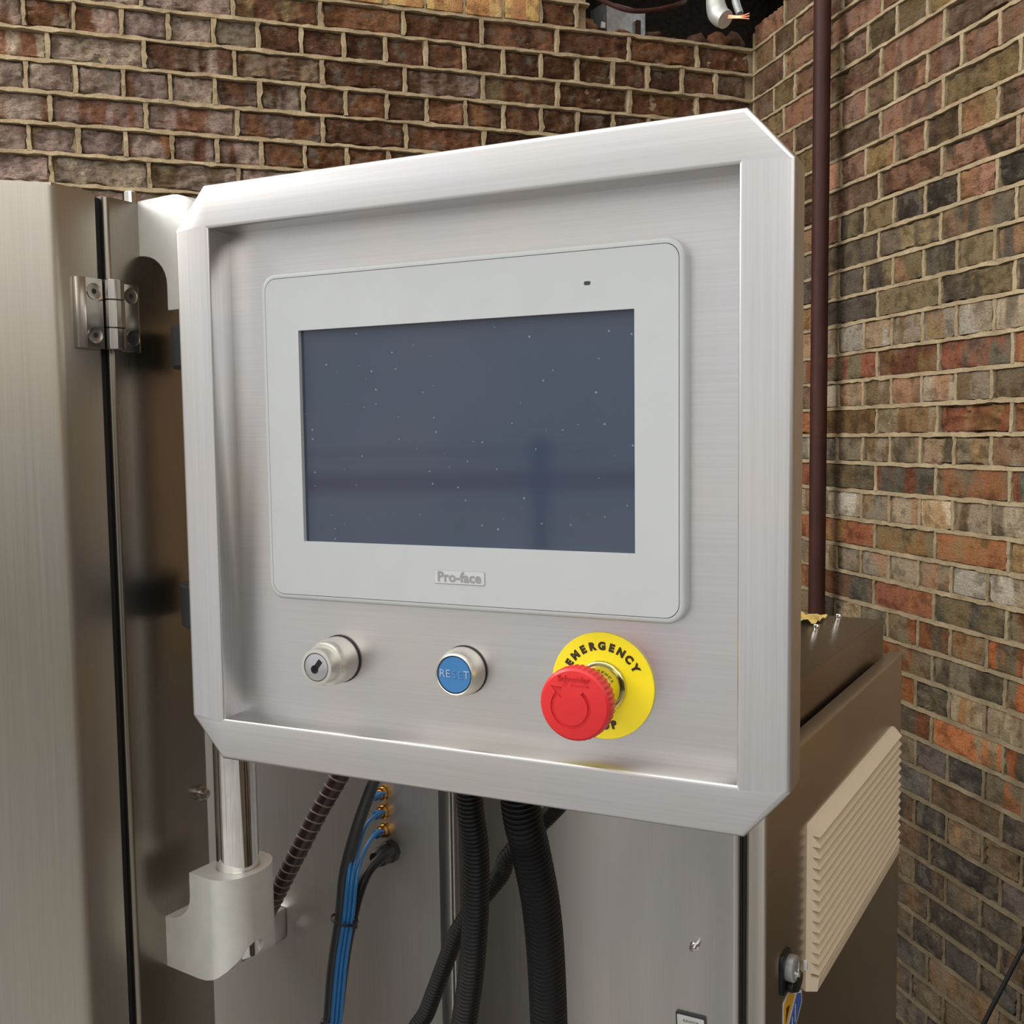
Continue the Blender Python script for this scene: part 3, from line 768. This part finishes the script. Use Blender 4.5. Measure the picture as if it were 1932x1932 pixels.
for i in range(20):
    t0, t1 = 2 * math.pi * i / 20, 2 * math.pi * (i + 1) / 20
    P = lambda r, t: (-.0045 + r * .8 * math.cos(t) + r * .35 * math.sin(t), -.0461, .0106 + r * math.sin(t))
    vs_ = [bm.verts.new(P(.0013, t0)), bm.verts.new(P(.0013, t1)), bm.verts.new(P(.0008, t1)), bm.verts.new(P(.0008, t0))]; bm.faces.new(vs_)
obj('embossed_lettering', bm, RED2, es, smooth=False)

# ------------------------------------------------------------------ left machine cabinet (local X out of its slanted face, Y to the back)
LROT = math.atan2(-.529, .8487)
FOOT = Vector((-.2162 - .0525 * .8487, .77 + .0525 * .529, 0))
lc = empty('machine_cabinet', FOOT, LROT); tag(lc, 'tall brushed steel machine cabinet with a hinged door at the left edge', 'cabinet')
def LZ(z): return z + EYE
def rounded(poly, radii, n=6):
    out = []
    m = len(poly)
    for i, (p, r) in enumerate(zip(poly, radii)):
        p0, p1, p2 = Vector(poly[i - 1]), Vector(p), Vector(poly[(i + 1) % m])
        if r <= 0: out.append(tuple(p1)); continue
        d0, d2 = (p0 - p1).normalized(), (p2 - p1).normalized(); half = d0.angle(d2) / 2
        L = r / math.tan(half); a, b = p1 + d0 * L, p1 + d2 * L; c = p1 + (d0 + d2).normalized() * (r / math.sin(half))
        va, vb = a - c, b - c; ang = va.angle_signed(vb)
        for k in range(n + 1):
            t = -ang * k / n; out.append((c.x + va.x * math.cos(t) - va.y * math.sin(t), c.y + va.x * math.sin(t) + va.y * math.cos(t)))
    return out
dd = Vector((-.683, -.731)).normalized(); dn = Vector((dd.y, -dd.x))
if dn.x > 0: dn = -dn
bend = Vector((0, -.0985)); end = bend + dd * .52
ins = Vector((-.022, -.0985)) ; 
door_poly = [(0, -.0640), tuple(bend), tuple(end), tuple(end + Vector((-.731, .683)) * .03), (-.030, -.0790), (-.030, -.0640)]
bm = prism(bmesh.new(), rounded(door_poly, [.0015, .014, .004, 0, 0, 0]), 'Z', .12, LZ(.1755), bev=0)
obj('door', bm, ST_DOOR, lc, angle=30)
bm = prism(bmesh.new(), [(-.001, -.0662), (-.002, -.0975), tuple(end + Vector((-.731, .683)) * .002), tuple(end + Vector((-.731, .683)) * .028), (-.029, -.0795), (-.029, -.0662)], 'Z', LZ(.1755), LZ(.1775)); obj('door_top_lip', bm, ST_DOOR, lc)
post_poly = [(0, -.0570), (0, .0193), (-.80, .0193), (-.86, -.30), (-.40, -.47), (-.036, -.083), (-.036, -.0570)]
bm = prism(bmesh.new(), rounded(post_poly, [.0042, .0035, 0, 0, 0, 0, 0]), 'Z', .06, LZ(.1757)); obj('post_panel', bm, ST_POST, lc, angle=30)
obj('plinth', prism(bmesh.new(), [(-.03, -.10), (-.03, .015), (-.30, .015), (-.60, -.30), (-.42, -.46)], 'Z', GROUND, .06), BLACK, lc, smooth=False)
obj('dark_gap_strip', B(-.034, -.006, -.0660, -.0560, .10, LZ(.1750)), DARK, lc, smooth=False)  # dark strip standing in for the shade between door and post
# hinge
hg = empty('hinge', (0, 0, LZ(.0657)), parent=lc); hg['label'] = 'polished steel butt hinge with four countersunk screws'
HH = .0497
bm = prism(bmesh.new(), [(0, -.0857), (.0030, -.0857), (.0056, -.0790), (.0044, -.0785), (.0044, -.0645), (0, -.0645)], 'Z', 0, HH, bev=.0005); obj('leaf', bm, CAST, hg, angle=25)
bm = prism(bmesh.new(), [(0, -.0325), (.0032, -.0325), (.0044, -.0345), (.0044, -.0495), (0, -.0495)], 'Z', -.0008, HH - .0012, bev=.0005); obj('leaf', bm, CAST, hg, angle=25)
for z0, z1 in ((0, .0152), (.0156, .0352), (.0356, HH)):
    bm = prism(bmesh.new(), rounded([(0, -.0635), (.0085, -.0632), (.0112, -.0590), (.0112, -.0545), (.0090, -.0492), (0, -.0492)], [0, .002, .003, .002, .002, 0], 3), 'Z', z0, z1, bev=.0004, seg=1); obj('knuckle', bm, CAST, hg, angle=30)
for y, z in ((-.0718, .0403), (-.0720, .0095), (-.0409, .0402), (-.0402, .0093)):
    bm = lathe(bmesh.new(), [(.0058, .0043), (.0057, .0049), (.0052, .0047), (.0020, .0047)], 0, z, 36, axis='X', cy=y)
    s = obj('screw', bm, CAST, hg)
    bm = lathe(bmesh.new(), [(.0020, .00472), (.0020, .00478)], 0, z, 6, axis='X', cy=y); obj('screw', bm, DARK, hg)
bm = lathe(bmesh.new(), [(.0046, 0), (.0046, .0085), (.0042, .0090)], -.0065, LZ(.1757), 24, axis='Z', cy=-.0290); obj('cap_screw', bm, POLISHED, lc)
bm = lathe(bmesh.new(), [(.0062, 0), (.0062, .0018), (.0040, .002), (.0040, .0075), (.0030, .008)], 0, LZ(-.2850), 20, axis='X', cy=.0105); obj('bolt', bm, CAST, lc)

# support pole and its two brackets
pole = obj('support_pole', lathe(bmesh.new(), [(.0158, LZ(-.398)), (.0160, LZ(-.396)), (.0160, LZ(.160)), (.0158, LZ(.162))], 0, 0, 56, axis='Z'), CHROME, loc=(-.2162, .77, 0))
tag(pole, 'polished chrome pole running behind the left edge of the control panel', 'pole')
def bracket(flip):
    th, R = .0280, .0290; u = .0525
    plan = [(0, -th), (u, -R)] + [(u + .0228 * math.sin(math.radians(a)), -R * math.cos(math.radians(a))) for a in range(8, 173, 8)] + [(u, R), (0, th)]
    bmA = prism(bmesh.new(), plan, 'Z', -.06, .06)
    # elevation: (x, z), bottom bracket: flange low at the post, neck up at the pole
    el = [(0, -.041), (.030, -.041)]
    for k in range(9):
        t = math.radians(-90 + 90 * k / 8); el.append((u + .0228 - .038 + .0385 * math.cos(t), -.0025 + .0385 * math.sin(t)))
    el += [(u + R + .001, .041), (.0300, .041), (.0300, .0225)]
    for k in range(9):
        t = math.radians(0 - 90 * k / 8); el.append((.0005 + .0295 * math.cos(t), .0225 + .0235 * math.sin(t)))
    el.append((0, -.001))
    if flip: el = [(x, -z) for x, z in el][::-1]
    bmB = prism(bmesh.new(), el, 'Y', -.05, .05)
    bm = boolean(bmA, bmB, 'INTERSECT')
    hole = lathe(bmesh.new(), [(.0166, -.08), (.0166, .08)], u, 0, 56, axis='Z')
    if not flip:                                                # counterbore for the clamp screw
        cb = bmesh.new(); lathe(cb, [(.0105, -.0085), (.0105, .05)], 0, 0, 40, axis='Z')
        Mx = Matrix.Translation((u + .0181, -.0045, -.0217)) @ Vector((.84, -.16, -.52)).to_track_quat('Z', 'Y').to_matrix().to_4x4()
        bmesh.ops.transform(cb, matrix=Mx, verts=cb.verts)
        bmesh.ops.recalc_face_normals(cb, faces=cb.faces)
        bm = boolean(bm, cb, 'DIFFERENCE')
    else: hole.free(); return bm, None
    hole.free(); return bm, Mx
for flip, zc, lab in ((False, -.3712, 'pale aluminium bracket holding the foot of the chrome pole'), (True, .1360, 'pale aluminium bracket at the top of the cabinet post beside the hinge')):
    root = empty('pole_bracket', FOOT + Vector((0, 0, LZ(zc))), LROT)
    tag(root, lab, 'bracket', 'pole brackets')
    bm, Mx = bracket(flip); obj('body', bm, ANOD, root, angle=28)
    if Mx is not None:
        bm = lathe(bmesh.new(), [(.0160 + .0009, 0), (.0160 + .0009, .0006), (.0160, .0006)], .0525, .0410, 48, cap0=False, cap1=False, axis='Z'); obj('collar_edge', bm, SATIN, root)

# ------------------------------------------------------------------ right electrical cabinet (local X out of its side door, Y to the back)
EC = Vector((.2107, .834, 0)); rc = empty('electrical_cabinet', EC, LROT)
tag(rc, 'brown-grey steel electrical cabinet with a louvred side door behind the control panel', 'cabinet')
obj('body', B(-.74, -.0232, .0062, .5515, .08, LZ(-.2448), bev=.003), ST_LID, rc)
obj('plinth', B(-.72, -.04, .02, .53, GROUND, .08), BLACK, rc, smooth=False)
bm = B(-.0180, 0, 0, .5525, .10, LZ(-.2860), bev=.0030, seg=3); obj('side_door', bm, ST_CABX, rc)
obj('dark_gap_strip', B(-.0228, -.0182, .006, .548, .10, LZ(-.300)), DARK, rc, smooth=False)  # dark strip filling the gap beside the side door
bm = prism(bmesh.new(), rounded([(-.3195, 0), (-.0240, 0), (-.0240, .0060), (-.3195, .0060)], [.004, .0055, 0, 0]), 'Z', .10, LZ(-.262)); obj('front_panel', bm, ST_CAB, rc, angle=25)
bm = prism(bmesh.new(), rounded([(-.735, .0015), (-.3240, .0015), (-.3240, .0060), (-.735, .0060)], [.002, .002, 0, 0]), 'Z', .10, LZ(-.262)); obj('front_panel', bm, ST_BACK, rc, angle=25)
obj('panel_flange', B(-.3395, -.3243, -.0035, .0014, .10, LZ(-.262), bev=.0012), ST_CAB, rc)
for x, y in ((-.0802, .442), (-.0748, .5275)):
    bm = lathe(bmesh.new(), [(.0044, 0), (.0044, .0066), (.0040, .0072)], x, LZ(-.2448), 24, axis='Z', cy=y); obj('cap_screw', bm, POLISHED, rc)
bm = lathe(bmesh.new(), [(.0040, 0), (.0040, -.0035), (.0030, -.0040), (.0030, -.0085), (.0024, -.009)], -.0631, LZ(-.4488), 20); obj('stud', bm, POLISHED, rc)
# louvred vent grille on the side door
vg = empty('vent_grille', (0, .120, LZ(-.5320)), parent=rc); vg['label'] = 'cream plastic louvred vent grille'
GW, GH, GP = .372, .1640, .0103
prof = [(0, 0), (.0105, .0025), (.0120, .0105), (.0045, .0110), (.0045, GH - .012), (.0125, GH - .0125), (.0125, GH - .0135 + .002), (.0030, GH), (0, GH)]
bm = prism(bmesh.new(), [(x, z) for x, z in [(0, 0), (.0110, .0030), (.0125, .0150), (.0045, .0155), (.0045, GH - .004), (.0035, GH), (0, GH)]], 'Y', 0, GW)
obj('frame', bm, CREAM, vg, angle=20)
for k in range(15):
    zt = GH - GP * k if k else GH - .0005
    zb = GH - .0110 - GP * k
    if zb < .0150: break
    bm = prism(bmesh.new(), [(.0030, zt), (.0044, zt), (.0128, zb + .0010), (.0128, zb), (.0030, zb)], 'Y', .0006, GW - .0006)
    obj('louvre', bm, CREAM, vg, smooth=False)
# quarter-turn lock
lk = empty('door_lock', (0, .0535, LZ(-.4862)), parent=rc); lk.scale = (.76, .76, .76); lk['label'] = 'black swing lock with a round silver cover'
bm = prism(bmesh.new(), [(y, z) for y, z in rrect(-.022, .016, -.016, .034, .010, 6)], 'X', 0, .0035, bev=.001); obj('back_plate', bm, BLACK, lk)
bm = lathe(bmesh.new(), [(.0150, .003), (.0155, .005), (.0155, .0115), (.0140, .0130), (.0100, .0135), (.0095, .0125)], 0, .0120, 40, axis='X', cy=.002); obj('cover', bm, GALV, lk)
bm = lathe(bmesh.new(), [(.0035, .0125), (.0035, .0165)], 0, .0040, 16, axis='X', cy=.006); obj('key_pin', bm, POLISHED, lk)
bm = prism(bmesh.new(), [(-.008, -.006), (.014, .008), (.036, -.008), (.034, -.018), (.018, -.025), (-.006, -.014)], 'X', .0036, .0120, bev=.002); obj('lever', bm, BLACK, lk)
bm = B(.0122, .0165, .033, .038, -.004, .008, bev=.001); obj('tag_end', bm, WHITE, lk)
# warning sticker and name plate
sk = empty('warning_sticker', (0.0003, .0460, LZ(-.5600)), parent=rc); sk['label'] = 'white sticker with yellow and blue fields'
bm = prism(bmesh.new(), [(0, -.010), (.026, -.020), (.042, .012), (.0605, .025), (.0585, .037), (.0200, .0565), (.0008, .0525)], 'X', 0, .0004); obj('backing', bm, WHITE, sk, smooth=False)
bm = prism(bmesh.new(), [(.003, .020), (.036, .0440), (.020, .0535), (.003, .0500)], 'X', .0004, .0006); obj('yellow_field', bm, SIGNY, sk, smooth=False)
bm = prism(bmesh.new(), [(.003, -.007), (.0245, -.015), (.0405, .014), (.0580, .0265), (.0565, .0355), (.043, .0415), (.003, .012)], 'X', .0004, .0006); obj('blue_field', bm, SIGNB, sk, smooth=False)
for k in range(4):
    bm = B(.0006, .0008, .010 + k * .009, .0115 + k * .009, -.004 + k * .007, .010 + k * .008); obj('print_mark', bm, WHITE, sk, smooth=False)
bm = prism(bmesh.new(), [(.008, .030), (.020, .042), (.010, .044)], 'X', .0006, .0008); obj('warning_mark', bm, INK, sk, smooth=False)
npz = empty('name_plate', (-.0667, 0, LZ(-.5285)), parent=rc); npz['label'] = 'small white plate lettered ELEVATOR in a black frame'
npz.rotation_euler = (0, math.radians(-3.2), 0)
bm = prism(bmesh.new(), rrect(-.0140, .0140, -.016, .0152, .0010, 3), 'Y', -.0022, 0); obj('frame', bm, CHAR, npz, smooth=False)
bm = prism(bmesh.new(), rrect(-.0126, .0128, -.014, .0132, .0010, 3), 'Y', -.0025, -.0015); obj('card', bm, WHITE, npz, smooth=False)
bm = shift(text_bm('ELEVATOR', .0030, .00004, 1.05, .00004), .0004, -.00256, .0085); obj('lettering', bm, INK, npz, smooth=False)
# air fittings on the recessed front panel
for z in (-.3734, -.3935, -.4141):
    ft = empty('air_fitting', (-.4112, .0015, LZ(z)), parent=rc)
    bm = lathe(bmesh.new(), [(.0078, 0), (.0078, -.004), (.0066, -.0045), (.0066, -.009), (.0050, -.0095), (.0050, -.012)], 0, 0, 24); obj('nut', bm, BRASS, ft)
    bm = lathe(bmesh.new(), [(.0046, -.011), (.0046, -.017), (.0036, -.0175)], 0, 0, 20); obj('collet', bm, TUBE, ft)
bm = lathe(bmesh.new(), [(.0120, 0), (.0120, -.008), (.0105, -.009), (.0105, -.022), (.0075, -.028)], -.404, LZ(-.4353), 8, cy=.0015); obj('cable_gland', bm, BLACK, rc, smooth=False)
bm = B(-.600, -.560, -.018, .0015, LZ(-.572), LZ(-.535), bev=.003); obj('hose_block', bm, ST_CAB, rc)
bm = lathe(bmesh.new(), [(.005, -.018), (.005, -.026)], -.568, LZ(-.566), 6); obj('bolt', bm, POLISHED, rc, smooth=False)

# crumpled yellow cloth lying on the cabinet top
bm = bmesh.new(); g = []
for j in range(9):
    g.append([bm.verts.new((-.145 + .055 * i / 10, .470 + .062 * j / 8 + .006 * math.sin(i), LZ(-.2440) + .0008 + max(0, 0.006 * noise.noise(Vector((i * .7, j * .8, 2.2))) + .002))) for i in range(11)])
for j in range(8):
    for i in range(10): bm.faces.new((g[j][i], g[j][i + 1], g[j + 1][i + 1], g[j + 1][i]))
for v in bm.verts: v.co += Vector((0, 0, 0))
o = obj('cloth', bm, RAG); o.matrix_world = Matrix.Translation(EC) @ Matrix.Rotation(LROT, 4, 'Z')
tag(o, 'crumpled yellow cloth lying on top of the electrical cabinet', 'cloth')

# ------------------------------------------------------------------ hoses and cables
def corrugated(name, pts, r, pitch, label):
    q = spline(pts, pitch / 4)
    bm = tube(bmesh.new(), q, lambda i: (r, r * .985, r * .80, r * .82)[i % 4], 28)
    o = obj(name, bm, BLACK, angle=60); tag(o, label, 'conduit', 'black corrugated conduits below the panel'); return o
corrugated('corrugated_conduit', [(-0.0013, 0.645, 1.285), (0.0032, 0.652, 1.2105), (0.0092, 0.66, 1.1764), (0.0157, 0.668, 1.1373), (0.0191, 0.675, 1.0979), (0.0212, 0.685, 1.0435), (0.0214, 0.69, 1.0098), (.021, .70, .80), (.015, .72, .45), (.015, .72, GROUND + .02)], .0132, .0035,
           'thickest black corrugated conduit hanging below the panel, on the right')
corrugated('corrugated_conduit', [(-0.0328, 0.672, 1.285), (-0.0314, 0.68, 1.2043), (-0.0281, 0.685, 1.1665), (-0.0285, 0.69, 1.1275), (-0.0312, 0.695, 1.0882), (-0.0344, 0.7, 1.0606), (-0.0385, 0.705, 1.0325), (-0.0427, 0.71, 0.9978), (-.06, .72, .80), (-.07, .73, .45), (-.07, .73, GROUND + .02)], .0094, .0031,
           'middle-sized black corrugated conduit hanging straight below the panel')
corrugated('corrugated_conduit', [(.052, .70, 1.215), (0.0258, 0.725, 1.1758), (-0.0051, 0.73, 1.1424), (-0.0116, 0.735, 1.1254), (-0.0299, 0.742, 1.0999), (-0.0444, 0.745, 1.078), (-0.0539, 0.75, 1.0531), (-0.0697, 0.755, 1.01), (-0.0862, 0.76, 0.9665), (-.10, .77, .80), (-.10, .77, .45), (-.10, .77, GROUND + .02)], .0068, .0027,
           'thin black corrugated conduit crossing diagonally behind the other two')
def cable(name, pts, r, mat, label, cat, group=None, seg=14):
    o = obj(name, tube(bmesh.new(), spline(pts, .006), r, seg), mat, angle=60); return tag(o, label, cat, group)
cable('power_cable', [(-0.125, 1.045, 1.17), (-0.1352, 1.02, 1.1236), (-0.1449, 1.0, 1.0987), (-0.1584, 0.985, 1.0612), (-0.1696, 0.98, 1.0197), (-0.174, 0.975, 0.9788), (-0.1827, 0.975, 0.9268), (-0.1882, 0.975, 0.8743), (-0.1931, 0.975, 0.8308), (-.20, .975, .45), (-.20, .975, GROUND + .02)], .0062, CHAR,
      'thick dark grey cable running down beside the blue air tubes', 'cable')
B3 = [[(-0.1368, 1.047, 1.0769), (-0.1412, 1.03, 1.0813), (-0.153, 1.005, 1.0773), (-0.162, 0.985, 1.0439), (-0.1653, 0.970, 1.0159), (-0.1693, 0.966, 0.9796), (-0.1767, 0.966, 0.9365), (-0.1835, 0.966, 0.876), (-0.1883, 0.966, 0.8327), (-.195, .966, .45), (-.195, .966, GROUND + .02)],
      [(-0.1372, 1.047, 1.0569), (-0.1416, 1.03, 1.0617), (-0.1519, 1.005, 1.0581), (-0.159, 0.985, 1.0352), (-0.1617, 0.970, 1.0159), (-0.1655, 0.966, 0.9796), (-0.1728, 0.966, 0.9364), (-0.1796, 0.966, 0.876), (-0.1845, 0.966, 0.8326), (-.191, .966, .45), (-.191, .966, GROUND + .02)],
      [(-0.1377, 1.047, 1.0363), (-0.1437, 1.03, 1.0414), (-0.1507, 1.005, 1.0382), (-0.1561, 0.985, 1.0265), (-0.1575, 0.972, 1.0158), (-0.1615, 0.966, 0.9796), (-0.1688, 0.966, 0.9364), (-0.1756, 0.966, 0.8759), (-0.1805, 0.966, 0.8326), (-.187, .966, .45), (-.187, .966, GROUND + .02)]]
for pts, w in zip(B3, ('top', 'middle', 'bottom')):
    cable('air_tube', pts, .0021, TUBE, 'blue air tube leaving the %s brass fitting' % w, 'tube', 'blue air tubes', 10)
cable('gland_cable', [(-0.1311, 1.036, 1.0196), (-0.1374, 1.02, 1.0201), (-0.15, 1.0, 1.0128), (-0.1587, 0.99, 0.9927), (-0.1649, 0.985, 0.9678), (-0.172, 0.985, 0.935), (-0.1798, 0.985, 0.8799), (-0.1844, 0.985, 0.8243), (-.19, .985, .45), (-.19, .985, GROUND + .02)], .0052, BLACK,
      'black cable bending down from the cable gland behind the blue tubes', 'cable')
bm = bmesh.new(); zt = .9770; pts = []
for i in range(29):
    t = 2 * math.pi * i / 28; pts.append(Vector((-.1700 + .0125 * math.cos(t), .9722 + .0115 * math.sin(t), zt - .003 * math.cos(t))))
tube(bm, pts, .0013, 8); box(bm, -.1605, -.1560, .9610, .9650, zt - .004, zt + .002); o = obj('cable_tie', bm, BLACK); tag(o, 'black cable tie bundling the blue tubes with the dark cable', 'cable tie')
hs = empty('brown_hose', (0, 0, 0)); tag(hs, 'dark brown hose with a spiral wire slanting behind the chrome pole', 'hose')
hp = spline([(-.145, 1.0, 1.165), (-0.1682, 1.0, 1.1251), (-0.1831, 1.0, 1.0997), (-0.1987, 1.0, 1.0738), (-0.2178, 1.0, 1.0384), (-0.2377, 1.01, 1.0012), (-0.257, 1.03, 0.9651), (-.272, 1.075, .935)], .002)
obj('sleeve', tube(bmesh.new(), hp, .0090, 20), HOSEM, hs, angle=60)
n = len(hp); hel = []
for i in range(4, n - 4):
    T = (hp[i + 1] - hp[i - 1]).normalized(); u = (Vector((0, 1, 0)) - T * T.y).normalized(); v = T.cross(u); t = i * .002 / .0098 * 2 * math.pi
    hel.append(hp[i] + (u * math.cos(t) + v * math.sin(t)) * .0092)
obj('spiral_wire', tube(bmesh.new(), spline(hel, .0012), .0009, 6), COIL, hs, angle=60)
cable('loose_wire', [(1.085, 1.985, .56), (1.0579, 2.0, 0.4529), (1.029, 2.0, 0.4032), (0.989, 2.0, 0.3198), (0.9498, 2.0, 0.2359), (0.90, 2.0, 0.10), (.86, 1.98, GROUND + .006), (.70, 1.9, GROUND + .006)], .0045, BLACK, 'thin black cable slanting in front of the sooty bricks at bottom right', 'cable')

# ------------------------------------------------------------------ a workshop thing behind the camera, seen only as reflections in the screen
rbm = empty('steel_beam', (-2.45, -1.42, GROUND), math.atan2(-.96, .90)); tag(rbm, 'red steel rack beam, seen only as a faint reflection in the dark screen', 'beam')
BEAMRED = plain('beam_red', (0.42, 0.06, 0.045, 1), 0.5)
obj('rail', B(-.80, .80, -.02, .02, 1.47, 1.54, bev=.004), BEAMRED, rbm)
obj('rail', B(-.80, .45, -.015, .015, 1.605, 1.622, bev=.003), BEAMRED, rbm)
for x in (-.78, .20): obj('post', B(x - .03, x + .03, -.03, .03, 0, 1.66, bev=.004), CHAR, rbm)
